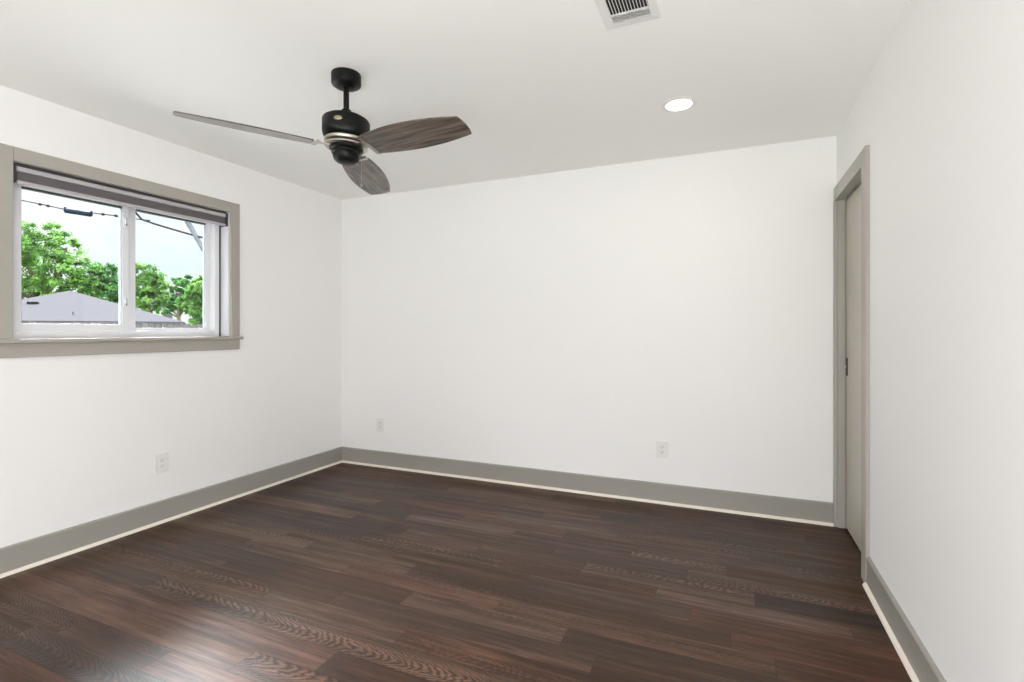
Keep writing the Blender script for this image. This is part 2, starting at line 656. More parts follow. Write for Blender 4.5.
CW, CT = 0.072, 0.018
mb = MB()
mb.box((XL, WY0 - CW, WZ0), (XL + CT, WY0, WZ1 + CW), 0.003)
wpart(mb, 'casing', M['casing'])
mb = MB()
mb.box((XL, WY1, WZ0), (XL + CT, WY1 + CW, WZ1 + CW), 0.003)
wpart(mb, 'casing', M['casing'])
mb = MB()
mb.box((XL, WY0, WZ1), (XL + CT, WY1, WZ1 + CW), 0.003)
wpart(mb, 'casing', M['casing'])
mb = MB()
mb.box((XL - 0.07, WY0 + 0.001, WZ0 - 0.02), (XL + 0.001, WY1 - 0.001, WZ0))
mb.box((XL, WY0 - CW - 0.02, WZ0 - 0.022), (XL + 0.042, WY1 + CW + 0.014, WZ0), 0.004)
wpart(mb, 'stool', M['casing'])
mb = MB()
mb.box((XL, WY0 - CW, WZ0 - 0.095), (XL + CT, WY1 + CW, WZ0 - 0.022), 0.003)
wpart(mb, 'apron', M['casing'])
# white jamb liner
JX0 = XL - WT - 0.02
mb = MB()
mb.box((JX0, WY0, WZ0), (XL - 0.001, WY0 + 0.008, WZ1))
mb.box((JX0, WY1 - 0.008, WZ0), (XL - 0.001, WY1, WZ1))
mb.box((JX0, WY0, WZ1 - 0.008), (XL - 0.072, WY1, WZ1))
wpart(mb, 'jamb_liner', M['vinyl'])
# vinyl frame
FX0, FX1 = XL - 0.165, XL - 0.072
ya, yb, za, zb = WY0 + 0.008, WY1 - 0.026, WZ0, WZ1 - 0.008
FW = 0.035


def ring(mb, x0, x1, y0, y1, z0, z1, wl, wr, wb, wt, bev=0.002):
    mb.box((x0, y0, z0), (x1, y0 + wl, z1), bev)
    mb.box((x0, y1 - wr, z0), (x1, y1, z1), bev)
    mb.box((x0, y0 + wl, z0), (x1, y1 - wr, z0 + wb), bev)
    mb.box((x0, y0 + wl, z1 - wt), (x1, y1 - wr, z1), bev)
    return mb


wpart(ring(MB(), FX0, FX1, ya, yb, za, zb, FW, FW, 0.042, 0.05), 'frame', M['vinyl'])
mb = MB()
mb.box((FX1 - 0.03, yb, za), (FX1 - 0.008, WY1 - 0.008, zb))
wpart(mb, 'weatherstrip', mat('grey_strip', (0.06, 0.065, 0.08), 0.7))
# sashes: left one slides on the inner track, right one sits on the outer track
LY0, LY1 = ya + FW - 0.012, 1.950
RY0, RY1 = 1.930, yb - FW + 0.012


def sash(x0, x1, y0, y1, wl, wr, wb, wt):
    f = wpart(ring(MB(), x0, x1, y0, y1, za + 0.036, zb - 0.04, wl, wr, wb, wt), 'sash', M['vinyl'])
    xm = (x0 + x1) / 2
    g = MB()
    g.box((xm - 0.003, y0 + wl - 0.004, za + 0.036 + wb - 0.004), (xm + 0.003, y1 - wr + 0.004, zb - 0.04 - wt + 0.004))
    wpart(g, 'glass_pane', M['glass'], parent=f)
    k = MB()
    e = 0.004
    k.box((xm - 0.006, y0 + wl, zb - 0.04 - wt - 0.012), (x1 + 0.0006, y1 - wr, zb - 0.04 - wt), 0)  # dark strip along the top edge of the pane only
    wpart(k, 'dark_strip', M['dark_strip'], parent=f)
    k = MB()
    k.box((xm - 0.006, y1 - wr - e, za + 0.036 + wb), (x1 - 0.008, y1 - wr, zb - 0.04 - wt - 0.012), 0)
    k.box((xm - 0.006, y0 + wl, za + 0.036 + wb), (x1 - 0.008, y0 + wl + e, zb - 0.04 - wt - 0.012), 0)
    wpart(k, 'glazing_bead', M['bead'], parent=f)
    return f


ls = sash(XL - 0.112, XL - 0.082, LY0, LY1, 0.042, 0.038, 0.045, 0.050)
rs = sash(XL - 0.150, XL - 0.120, RY0, RY1, 0.080, 0.046, 0.024, 0.040)
for z in (1.885, 1.395):
    k = MB()
    k.box((XL - 0.083, 1.915, z - 0.030), (XL - 0.074, 1.932, z + 0.030), 0.003)
    k.box((XL - 0.074, 1.919, z - 0.010), (XL - 0.060, 1.928, z + 0.016), 0.003)
    wpart(k, 'latch', M['vinyl'], parent=ls)
    k = MB()
    k.box((XL - 0.0745, 1.930, z - 0.022), (XL - 0.0700, 1.9335, z + 0.020), 0.001)
    wpart(k, 'latch_slot', M['dark_strip'], parent=ls)

# ------------------------------------------------------------------ roller shade in the head of the window
sh = empty('roller_shade', (XL - 0.025, (WY0 + WY1) / 2, WZ1 - 0.105))
tag(sh, 'rolled-up mauve grey roller shade tucked under the top window casing', 'window shade')
sy0, sy1 = WY0 + 0.010, WY1 - 0.010
mb = MB()
mb.box((XL - 0.060, sy0 + 0.012, WZ1 - 0.042), (XL - 0.006, sy1 - 0.012, WZ1 - 0.016), 0.004)
wpart(mb, 'head_rail', M['bar'], parent=sh)
mb = MB()
pts = []
for i in range(24):
    a = 2 * PI * i / 24
    pts.append((XL - 0.036 + 0.026 * math.cos(a), WZ1 - 0.066 + 0.024 * math.sin(a)))
mb.prism(pts, 1, sy0 + 0.014, sy1 - 0.014)
mb.box((XL - 0.0115, sy0 + 0.016, WZ1 - 0.090), (XL - 0.0100, sy1 - 0.016, WZ1 - 0.045))
wpart(mb, 'shade_fabric', M['shade'], parent=sh, smooth=50)
mb = MB()
mb.box((XL - 0.020, sy0 + 0.014, WZ1 - 0.105), (XL - 0.004, sy1 - 0.014, WZ1 - 0.088), 0.004)
wpart(mb, 'hem_bar', M['bar'], parent=sh)
for y in (WY0 + 0.0085, WY1 - 0.0205):
    mb = MB()
    mb.box((XL - 0.065, y, WZ1 - 0.104), (XL - 0.001, y + 0.012, WZ1 - 0.009), 0.002)
    wpart(mb, 'bracket', M['bracket'], parent=sh)
mb = MB()
mb.box((XL - 0.066, sy0 + 0.012, WZ1 - 0.016), (XL - 0.002, sy1 - 0.012, WZ1 - 0.0005))
wpart(mb, 'mounting_strip', M['bracket'], parent=sh)

# ------------------------------------------------------------------ door in the right wall
door = struct(empty('door_1', (XR, (DY0 + DY1) / 2, 0)), 'grey painted pocket door beside the far right corner')
DC = 0.090
mb = MB()
mb.box((XR - 0.018, DY0 - DC, 0), (XR, DY0, DZ + 0.080), 0.002)
wpart(mb, 'casing', M['casing'], parent=door)
mb = MB()
mb.box((XR - 0.018, DY0, DZ), (XR, YB - 0.001, DZ + 0.080), 0.002)
wpart(mb, 'casing', M['casing'], parent=door)
mb = MB()
mb.box((XR - 0.020, DY1, 0), (XR, YB - 0.001, DZ), 0.002)
wpart(mb, 'casing', M['casing'], parent=door)
LX0, LX1 = XR + 0.042, XR + 0.077
mb = MB()
mb.box((XR, DY1, 0), (XR + 0.13, DY1 + 0.018, DZ + 0.02))
mb.box((XR, DY1 - 0.010, 0), (LX0 - 0.003, DY1, DZ), 0.001)
mb.box((XR, DY0, DZ), (LX0 - 0.004, DY1, DZ + 0.02))
mb.box((LX1 + 0.004, DY0, DZ), (XR + 0.13, DY1, DZ + 0.02))
wpart(mb, 'jamb', M['casing'], parent=door)
mb = MB()
mb.box((LX0, DY0 - 0.06, 0.012), (LX1, DY1 - 0.004, DZ - 0.004), 0.002)
lf = wpart(mb, 'door_leaf', M['door'], parent=door)
hz, hy = 1.0, DY1 - 0.042
mb = MB()
mb.box((LX0 - 0.003, hy - 0.022, hz - 0.055), (LX0 + 0.001, hy + 0.022, hz + 0.055), 0.001)
pl = wpart(mb, 'lock_plate', M['latch'], parent=lf)
mb = MB()
mb.box((LX0 - 0.014, hy - 0.006, hz - 0.010), (LX0 - 0.003, hy + 0.006, hz + 0.010), 0.003)
# thumb turn of the lock
o = mb.build('thumb_turn', M['nickel'])
o.data.transform(Matrix.Translation(-Vector(door.location)))
o.parent = lf
# closet darkness behind the door
mb = MB()
mb.box((XR + 0.13, DY0 - 0.2, -0.12), (XR + 0.35, YB, HC))
struct(mb.build('wall_closet', M['wall']), 'wall behind the pocket door')

# glazed patio door added out of view as a daylight source
pd = struct(empty('added_door_2', ((PX0 + PX1) / 2, YF, 0)), 'glazed patio door added behind the viewer to let in daylight')
for xa, xb, yy in ((PX0, (PX0 + PX1) / 2 + 0.03, YF - 0.09), ((PX0 + PX1) / 2 - 0.03, PX1, YF - 0.13)):
    mb = MB()
    f = 0.06
    mb.box((xa, yy, 0), (xa + f, yy + 0.035, PZ), 0.002)
    mb.box((xb - f, yy, 0), (xb, yy + 0.035, PZ), 0.002)
    mb.box((xa + f, yy, 0), (xb - f, yy + 0.035, 0.08), 0.002)
    mb.box((xa + f, yy, PZ - f), (xb - f, yy + 0.035, PZ), 0.002)
    fr_ = wpart(mb, 'sash', M['vinyl'], parent=pd)
    mb = MB()
    mb.box((xa + f - 0.004, yy + 0.014, 0.076), (xb - f + 0.004, yy + 0.02, PZ - f + 0.004))
    wpart(mb, 'glass_pane', M['glass'], parent=fr_)

# ------------------------------------------------------------------ outlets


def outlet(pos, rz, label):
    t = empty('wall_outlet', pos, rz)      # local +Y points into the room, X along the wall
    tag(t, label, 'outlet', 'white wall outlets above the baseboards')
    b = MB()
    b.box((-0.0415, 0, -0.061), (0.0415, 0.009, 0.061), 0.0025)
    b.build('cover_plate', M['white'], t)
    b = MB()
    b.box((-0.0185, 0.005, -0.036), (0.0185, 0.0115, 0.036), 0.0015)
    f = b.build('receptacle', M['white'], t)
    for z in (0.018, -0.018):
        b = MB()
        b.box((-0.0085, 0.011, z - 0.001), (-0.0060, 0.0118, z + 0.008))
        b.box((0.0060, 0.011, z - 0.001), (0.0085, 0.0118, z + 0.006))
        b.box((-0.0025, 0.011, z - 0.010), (0.0025, 0.0118, z - 0.005))
        b.build('socket_slots', M['slot'], f)
    for z in (0.048, -0.048):
        b = MB()
        b.lathe([(0.0028, 0), (0.0028, 0.0012)], 10)
        b.xf(Matrix.Translation((0, 0.009, z)) @ Matrix.Rotation(-PI / 2, 4, 'X'))
        b.build('screw', M['white'], t)
    return t


outlet((XL, 2.09, 0.378), -PI / 2, 'white outlet low on the left wall under the window')
outlet((-2.888, YB, 0.374), PI, 'white outlet low on the far wall near the left corner')
outlet((-0.446, YB, 0.380), PI, 'white outlet low on the far wall nearer the door')

# ------------------------------------------------------------------ ceiling vent
vx0, vx1, vy0, vy1 = -0.462, -0.252, 1.735, 2.045
v = empty('ceiling_vent', ((vx0 + vx1) / 2, (vy0 + vy1) / 2, HC))
tag(v, 'white louvred air vent in the ceiling at the top edge', 'air vent')
ix0, ix1, iy0, iy1 = -0.426, -0.282, 1.775, 2.004


def bevel_frame():
    b = MB()
    o_ = [(vx0, vy0), (vx1, vy0), (vx1, vy1), (vx0, vy1)]
    i_ = [(ix0, iy0), (ix1, iy0), (ix1, iy1), (ix0, iy1)]
    rows = [[(p, HC - 0.0005) for p in o_], [(p, HC - 0.003) for p in o_],
            [((p[0] * .25 + q[0] * .75, p[1] * .25 + q[1] * .75), HC - 0.006) for p, q in zip(o_, i_)],
            [(q, HC - 0.006) for q in i_], [(q, HC - 0.0005) for q in i_]]
    vv = [[b.b.verts.new((p[0], p[1], z)) for p, z in r] for r in rows]
    for r0, r1 in zip(vv, vv[1:] + vv[:1]):
        for i in range(4):
            b.b.faces.new((r0[i], r0[(i + 1) % 4], r1[(i + 1) % 4], r1[i]))
    bmesh.ops.recalc_face_normals(b.b, faces=b.b.faces[:])
    return b


wpart(bevel_frame(), 'frame', M['vent'], parent=v)
mb = MB()
mb.box((ix0, iy0, HC - 0.0015), (ix1, iy1, HC - 0.0005))
wpart(mb, 'duct_opening', M['duct'], parent=v)
ym = 1.955
for i in range(13):
    x = ix0 + 0.002 + (ix1 - ix0 - 0.004) * i / 12
    b = MB()
    t = 0.0012
    b.prism([(x - t, HC - 0.010), (x + t, HC - 0.010), (x + t - 0.002, HC - 0.0018), (x - t - 0.002, HC - 0.0018)], 1, iy0, ym)
    wpart(b, 'louvre', M['vent'], parent=v)
for i in range(5):
    y = ym + 0.006 + (iy1 - ym - 0.008) * i / 4
    b = MB()
    b.prism([(y - 0.0012, HC - 0.0105), (y + 0.0012, HC - 0.0105), (y + 0.0084, HC - 0.002), (y + 0.006, HC - 0.002)], 0, ix0, ix1)
    wpart(b, 'louvre', M['vent'], parent=v)
b = MB()
b.box((ix0, ym - 0.001, HC - 0.0095), (ix1, ym + 0.0008, HC - 0.0015))
wpart(b, 'divider', M['vent'], parent=v)
b = MB()
b.box((-0.322, iy1 - 0.004, HC - 0.018), (-0.317, iy1 + 0.012, HC - 0.010), 0.001)
wpart(b, 'damper_lever', M['vent'], parent=v)

# ------------------------------------------------------------------ recessed lights


def downlight(x, y, power, label):
    t = empty('recessed_light', (x, y, HC))
    tag(t, label, 'ceiling light')
    b = MB()
    b.lathe([(0.064, 0.0), (0.090, 0.0), (0.090, -0.002), (0.084, -0.005), (0.068, -0.006), (0.064, -0.004), (0.064, 0.0)], 48, caps=False)
    b.build('trim_ring', M['white'], t, smooth=40)
    b = MB()
    b.lathe([(0.0645, 0.0), (0.0645, -0.005), (0.055, -0.010), (0.035, -0.013), (0.012, -0.014)], 48)
    b.build('lens', emit('lit_lens', (1.0, 0.97, 0.92), 20.0), t, smooth=40)
    l = lamp('lamp', 'AREA', (x, y, HC - 0.020), power, (1.0, 0.965, 0.91), shape='DISK', size=0.12)
    return t


downlight(-0.257, 2.873, DOWN, 'lit round recessed light in the ceiling near the far right corner')

# ------------------------------------------------------------------ ceiling fan
FC = Vector((-1.682, 1.912, HC))
fan = empty('ceiling_fan', FC)
tag(fan, 'black three-blade ceiling fan with grey-brown wood blades', 'ceiling fan')
b = MB()
b.lathe([(0.067, 0.0), (0.0685, -0.003), (0.0685, -0.046), (0.066, -0.052), (0.054, -0.060), (0.038, -0.065), (0.030, -0.067)], 48)
b.build('canopy', M['black'], fan, smooth=45)
b = MB()
b.lathe([(0.0135, -0.064), (0.0135, -0.212)], 24)
b.build('downrod', M['black'], fan, smooth=45)
b = MB()
b.lathe([(0.016, -0.166), (0.022, -0.171), (0.026, -0.180), (0.027, -0.193), (0.030, -0.204)], 32)
b.build('yoke_cover', M['black'], fan, smooth=45)
TILT = Matrix(((1.0134, 0, 0, 0), (0, 1.0134, 0, 0), (-0.0207, -0.0364, 1.0134, 0.0163), (0, 0, 0, 1)))
# motor and everything below hangs very slightly out of level
b = MB()
b.lathe([(0.028, -0.212), (0.060, -0.218), (0.090, -0.224), (0.103, -0.232), (0.1080, -0.241), (0.1080, -0.294), (0.105, -0.310), (0.097, -0.323), (0.086, -0.327)], 56)
b.xf(TILT)
mh = b.build('motor_housing', M['black'], fan, smooth=45)
# oval badge on the front of the housing
ba = math.atan2(-FC.y, -FC.x) - 0.34
b = MB()
b.lathe([(0.019, -0.003), (0.019, 0.0015), (0.016, 0.003), (0.004, 0.0035)], 24)
b.xf(Matrix.Translation((0.1080 * math.cos(ba), 0.1080 * math.sin(ba), -0.266)) @ Matrix.Rotation(ba, 4, 'Z') @ Matrix.Rotation(PI / 2, 4, 'Y') @ Matrix.Diagonal((0.52, 1.0, 1.0, 1)))
b.xf(TILT)
bd = b.build('badge', M['brass'], mh, smooth=40)
b = MB()
b.lathe([(0.078, -0.327), (0.096, -0.328), (0.099, -0.331), (0.099, -0.341), (0.096, -0.344), (0.078, -0.345)], 56)
b.lathe([(0.078, -0.352), (0.094, -0.352), (0.0965, -0.354), (0.0965, -0.361), (0.094, -0.363), (0.060, -0.364)], 56)
b.xf(TILT)
b.build('flywheel_ring', M['nickel'], fan, smooth=45)
b = MB()
b.lathe([(0.074, -0.335), (0.074, -0.352), (0.078, -0.362), (0.078, -0.372), (0.074, -0.377), (0.067, -0.379), (0.067, -0.391), (0.062, -0.395),
         (0.061, -0.405), (0.056, -0.420), (0.045, -0.430), (0.028, -0.435), (0.010, -0.437)], 48)
b.xf(TILT)
cup = b.build('switch_housing', M['black'], fan, smooth=35)
for k in range(2):
    b = MB()
    a = ba + 0.5 + k * PI
    b.ball((0.0625 * math.cos(a), 0.0625 * math.sin(a), -0.402), 0.006)
    b.xf(TILT)
    b.build('thumb_screw', M['black'], cup, smooth=60)

ZC = 2.0865 - HC
A0 = -0.16885
PITCH = -0.21867


def quad3(u, p):
    (x0, y0), (x1, y1), (x2, y2) = p
    return (y0 * (u - x1) * (u - x2) / ((x0 - x1) * (x0 - x2)) + y1 * (u - x0) * (u - x2) / ((x1 - x0) * (x1 - x2))
            + y2 * (u - x0) * (u - x1) / ((x2 - x0) * (x2 - x1)))


MINUS = ((0.150, -0.053), (0.42, -0.061), (0.672, -0.010))
PLUS = ((0.150, 0.083), (0.42, 0.119), (0.664, 0.104))


def blade():
    bm = bmesh.new()
    N, K, T = 26, 8, 0.0028
    grid = []
    for i in range(N + 1):
        s = i / N
        row = []
        for j in range(K + 1):
            q = j / K
            um = 0.152 + (0.673 - 0.152) * s
            up = 0.150 + (0.663 - 0.150) * s
            # rounded root end and slightly bowed tip
            bow = 0.010 * (1 - (2 * q - 1) ** 2)
            u_ = um * (1 - q) + up * q + (bow * s ** 6)
            w_ = quad3(um, MINUS) * (1 - q) + quad3(up, PLUS) * q
            row.append((u_, w_))
        grid.append(row)
    top = [[bm.verts.new((p[0], p[1], T)) for p in r] for r in grid]
    bot = [[bm.verts.new((p[0], p[1], -T)) for p in r] for r in grid]
    for i in range(N):
        for j in range(K):
            bm.faces.new((top[i][j], top[i + 1][j], top[i + 1][j + 1], top[i][j + 1]))
            bm.faces.new((bot[i][j], bot[i][j + 1], bot[i + 1][j + 1], bot[i + 1][j]))
    for i in range(N):
        bm.faces.new((top[i][0], bot[i][0], bot[i + 1][0], top[i + 1][0]))
        bm.faces.new((top[i][K], top[i + 1][K], bot[i + 1][K], bot[i][K]))
    for j in range(K):
        bm.faces.new((top[0][j], top[0][j + 1], bot[0][j + 1], bot[0][j]))
        bm.faces.new((top[N][j], bot[N][j], bot[N][j + 1], top[N][j + 1]))
    bmesh.ops.recalc_face_normals(bm, faces=bm.faces[:])
    m = MB()
    m.b.free()
    m.b = bm
    return m


def iron():
    """nickel blade iron: bar across the blade root and an arm to the ring"""
    m = MB()
    m.prism([(0.134, -0.051), (0.150, -0.054), (0.156, 0.010), (0.150, 0.084), (0.132, 0.080), (0.138, 0.010)], 2, -0.0065, -0.0029)
    m.prism([(0.128, -0.048), (0.136, -0.051), (0.139, 0.010), (0.134, 0.080), (0.127, 0.076), (0.132, 0.010)], 2, -0.0065, 0.005)
    m.prism([(0.068, -0.010), (0.135, -0.014), (0.135, 0.034), (0.068, 0.024)], 2, 0.001, 0.007)
    return m


for k in range(3):
    a = A0 + k * 2 * PI / 3
    r = Vector((math.cos(a), math.sin(a), 0))
    t = Vector((-math.sin(a) * math.cos(PITCH), math.cos(a) * math.cos(PITCH), math.sin(PITCH)))
    nrm = r.cross(t)
    mw = Matrix(((r.x, t.x, nrm.x, 0), (r.y, t.y, nrm.y, 0), (r.z, t.z, nrm.z, ZC), (0, 0, 0, 1)))
    tl = TILT.copy()
    m = tl @ mw
    # keep it a pure rotation
    rot = m.to_3x3()
    c0 = rot.col[0].normalized()
    c1 = (rot.col[1] - c0 * rot.col[1].dot(c0)).normalized()
    c2 = c0.cross(c1)
    mm = Matrix((c0 * 1.0134, c1 * 1.0134, c2 * 1.0134)).transposed().to_4x4()
    mm.translation = Vector((0, 0, ZC))
    bl = blade().build('fan_blade', M['blade'], fan)
    bl.matrix_local = mm
    iron().build('blade_iron', M['nickel'], bl)
# pull chain
b = MB()
ca = math.atan2(math.sin(YAW), math.cos(YAW))
cx_, cy_ = 0.070 * math.cos(ca), 0.070 * math.sin(ca)
b.tube([(cx_ * 0.85, cy_ * 0.85, -0.372), (cx_, cy_, -0.374), (cx_ * 1.03, cy_ * 1.03, -0.384), (cx_ * 1.03, cy_ * 1.03, -0.523)], 0.0011, 6)
pc = b.build('pull_chain', M['brass'], fan)
b = MB()
b.lathe([(0.002, 0.010), (0.005, 0.006), (0.0055, 0.0), (0.004, -0.006), (0.0015, -0.008)], 14, c=(cx_ * 1.03, cy_ * 1.03, -0.530))
b.build('pull_knob', M['brass'], pc, smooth=50)

# ------------------------------------------------------------------ outside
GZ = -0.55
mb = MB()
mb.box((-90, -60, GZ - 0.2), (XL - WT - 0.01, 90, GZ))
mb.box((XL - WT - 0.01, -60, GZ - 0.2), (30, YF - WT - 0.01, GZ))
struct(mb.build('ground', M['lawn']), 'lawn outside the window')

mb = MB()
mb.box((-11.0, -16, GZ), (XL - WT - 0.012, 22, GZ + 0.03))  # unseen pale slab, added to bounce daylight up to the ceiling
mb.box((XL - WT - 0.012, -16, GZ), (6, YF - WT - 0.012, GZ + 0.03))
struct(mb.build('bounce_slab', mat('pale_bounce', (0.50, 0.49, 0.46), 0.9, var=0.08, vscale=1.5)), 'pale slab added outside to bounce daylight into the room')

# house next door: hip roof
hs = empty('neighbour_house', (at(0, 322, 24).x, at(0, 322, 24).y, GZ))
tag(hs, 'low house with a pale hip roof behind the fence', 'house')
hb = Vector(hs.location)
Lc = at(-90, 320, 19.6)
Rc = at(184, 322.3, 24.3)
ez = 1.64
Lc.z = Rc.z = ez
Ap = at(70, 290.5, 26)
e = (Rc - Lc).normalized()
nin = Vector((-e.y, e.x, 0))
if nin.dot(Ap - Lc) < 0: nin = -nin
LEN = 4.0
Ap2 = Ap + nin * LEN
Lb = Lc + nin * (LEN + 5)
Rb = Rc + nin * (LEN + 5)
bm = bmesh.new()
vv = [bm.verts.new(p - hb) for p in (Lc, Rc, Rb, Lb, Ap, Ap2)]
lo = [bm.verts.new(p - hb - Vector((0, 0, 0.12))) for p in (Lc, Rc, Rb, Lb)]
for f in ((0, 1, 4), (1, 2, 5, 4), (2, 3, 5), (3, 0, 4, 5)):
    bm.faces.new([vv[i] for i in f])
for i in range(4):
    bm.faces.new((vv[i], lo[i], lo[(i + 1) % 4], vv[(i + 1) % 4]))
bm.faces.new(lo)
bmesh.ops.recalc_face_normals(bm, faces=bm.faces[:])
m = MB(); m.b.free(); m.b = bm
rf = m.build('roof', M['shingle'], hs)
m = MB()
ins = 0.4
pts = [Lc + e * ins + nin * ins, Rc - e * ins + nin * ins, Rb - e * ins - nin * ins, Lb + e * ins - nin * ins]
m.prism([((p - hb).x, (p - hb).y) for p in pts], 2, 0, ez - 0.12 - GZ)
m.build('wall', M['brick'], hs)
# gutter edge
m = MB()
g0, g1 = Lc - nin * 0.04 - hb, Rc - nin * 0.04 - hb
m.tube([g0 - Vector((0, 0, 0.10)), g1 - Vector((0, 0, 0.10))], 0.05, 8)
m.build('gutter', M['shingle'], hs)
# roof vents
sl = (Ap - (Lc + Rc) / 2).normalized()
def on_roof(px, py):
    n_ = (Rc - Lc).cross(Ap - Lc).normalized()
    d = ray(px, py)
    o0 = Vector((0, 0, 1.22))
    return o0 + d * ((Lc - o0).dot(n_) / d.dot(n_))
q = on_roof(33, 303.5) - hb
m = MB()
m.box((-0.20, -0.10, -0.05), (0.20, 0.10, 0.09), 0.03)
m.xf(Matrix.Translation(q) @ Matrix.Rotation(math.atan2(e.y, e.x), 4, 'Z'))
m.build('roof_vent', M['cable'], hs)
q = on_roof(73, 314.5) - hb
m = MB()
m.lathe([(0.035, -0.1), (0.035, 0.12)], 12, c=q)
m.build('vent_pipe', M['pole'], hs)

# white house far behind, seen between the trees
h2 = empty('far_house', at(164, 331, 60).xy.to_3d() + Vector((0, 0, GZ)))
tag(h2, 'small white house glimpsed far off between the trees', 'house')
m = MB()
m.box((-3, -4, 0), (3, 4, 4.6))
m.build('wall', M['fascia'], h2)
m = MB()
m.prism([(-4.4, 4.5), (4.4, 4.5), (0, 6.3)], 0, -3.3, 3.3)
m.build('roof', M['shingle'], h2)
for y in (-2.0, 1.5):
    m = MB()
    m.box((2.98, y, 2.6), (3.05, y + 1.0, 3.8))
    m.build('window', M['pane'], h2)

# fence
fx = -12.0


def fy(px): return at(px, 331, 1).y / at(px, 331, 1).x * fx


ft = 1.22 + (330.6 - 323.2) / FPX * (fx / ray(137, 330).x)
fn = empty('wood_fence', (fx, 6.5, GZ))
tag(fn, 'weathered grey picket fence in front of the pale-roofed house', 'fence')
ys = 2.0
i = 0
m = MB()
while ys < 12.0:
    h = ft + R.uniform(-0.03, 0.02) - GZ
    m.prism([(ys - 6.5, 0), (ys - 6.5 + 0.125, 0), (ys - 6.5 + 0.125, h - 0.03), (ys - 6.5 + 0.095, h), (ys - 6.5 + 0.03, h), (ys - 6.5, h - 0.03)], 0, -0.01, 0.01)
    ys += 0.142
m.build('pickets', M['fence'], fn)
for z in (0.35, 1.0, ft - GZ - 0.25):
    m = MB()
    m.box((-0.05, -4.5, z), (-0.01, 5.6, z + 0.09))
    m.build('rail', M['fence'], fn)
for k in range(5):
    m = MB()
    y = -4.4 + 2.4 * k
    m.box((-0.14, y, 0), (-0.05, y + 0.09, ft - GZ - 0.05))
    m.build('post', M['fence'], fn)


# trees
def tree(label, base, blobs, n, lm, leaf=0.22, seed=1, trunk=0.22, lean=0.0):
    """blobs: (offset xyz from the base, radius)"""
    rr = random.Random(seed)
    t = empty('leafy_tree', base)
    tag(t, label, 'tree', None)
    # trunk and limbs
    m = MB()
    top = Vector((0, 0, 0))
    cen = sum((Vector(b_[0]) for b_ in blobs), Vector()) / len(blobs)
    m.tube([(0, 0, -0.1), (0.05, 0.03, cen.z * 0.3), (cen.x * 0.4, cen.y * 0.4, cen.z * 0.65), (cen.x, cen.y, cen.z)],
           [trunk * 1.25, trunk, trunk * 0.8, trunk * 0.45], 10)
    m.build('trunk', M['bark'], t, smooth=60)
    for b_ in blobs:
        m = MB()
        c = Vector(b_[0])
        s0 = Vector((cen.x * 0.35, cen.y * 0.35, cen.z * 0.6))
        mid = (s0 + c) / 2 + Vector((rr.uniform(-.2, .2), rr.uniform(-.2, .2), -0.15))
        m.tube([s0, mid, c, c + (c - s0) * 0.2 * rr.random()], [trunk * 0.5, trunk * 0.36, trunk * 0.2, 0.02], 7)
        m.build('branch', M['bark'], t, smooth=60)
    verts, faces, tint = [], [], []
    tot = sum(b_[1] ** 2 for b_ in blobs)
    for b_ in blobs:
        c, r = Vector(b_[0]), b_[1]
        cnt = int(n * r * r / tot)
        # clumps of leaves on the blob
        clumps = max(8, cnt // 55)
        for k in range(clumps):
            d = Vector((rr.gauss(0, 1), rr.gauss(0, 1), rr.gauss(0, 0.9))).normalized()
            cc = c + d * r * rr.uniform(0.55, 1.02)
            cr_ = r * rr.uniform(0.16, 0.30)
            ct = rr.uniform(0.0, 0.6)
            for q in range(cnt // clumps):
                p = cc + Vector((rr.gauss(0, .5), rr.gauss(0, .5), rr.gauss(0, .38))) * cr_
                nn = (d + Vector((rr.gauss(0, .6), rr.gauss(0, .6), rr.gauss(0.5, .6)))).normalized()
                u_ = nn.orthogonal().normalized()
                w_ = nn.cross(u_)
                an = rr.uniform(0, 2 * PI)
                u2 = u_ * math.cos(an) + w_ * math.sin(an)
                w2 = nn.cross(u2)
                L = leaf * rr.uniform(0.6, 1.25)
                i0 = len(verts)
                verts += [p - u2 * L * .5, p + w2 * L * .3 + nn * L * .08, p + u2 * L * .5, p - w2 * L * .3 + nn * L * .08]
                faces += [(i0, i0 + 1, i0 + 2), (i0, i0 + 2, i0 + 3)]
                tv = min(1, max(0, ct + rr.uniform(0, 0.4)))
                tint += [tv] * 4
    me = bpy.data.meshes.new('foliage')
    me.from_pydata([tuple(p) for p in verts], [], faces)
    a_ = me.attributes.new('tint', 'FLOAT', 'POINT')
    a_.data.foreach_set('value', tint)
    me.materials.append(lm)
    o = bpy.data.objects.new('foliage', me)
    C.objects.link(o)
    o.parent = t
    return t


def tree_px(label, depth, blobs, n, lm, seed, leaf=0.22, trunk=0.2):
    """blobs in photo points (px, py, radius px, extra depth)"""
    pts = [(at(px, py, depth + dd), rp / FPX * depth) for px, py, rp, dd in blobs]
    cx0 = sum(p[0].x for p in pts) / len(pts)
    cy0 = sum(p[0].y for p in pts) / len(pts)
    base = Vector((cx0, cy0, GZ))
    return tree(label, base, [(tuple(p - base), r) for p, r in pts], n, lm, leaf, seed, trunk)


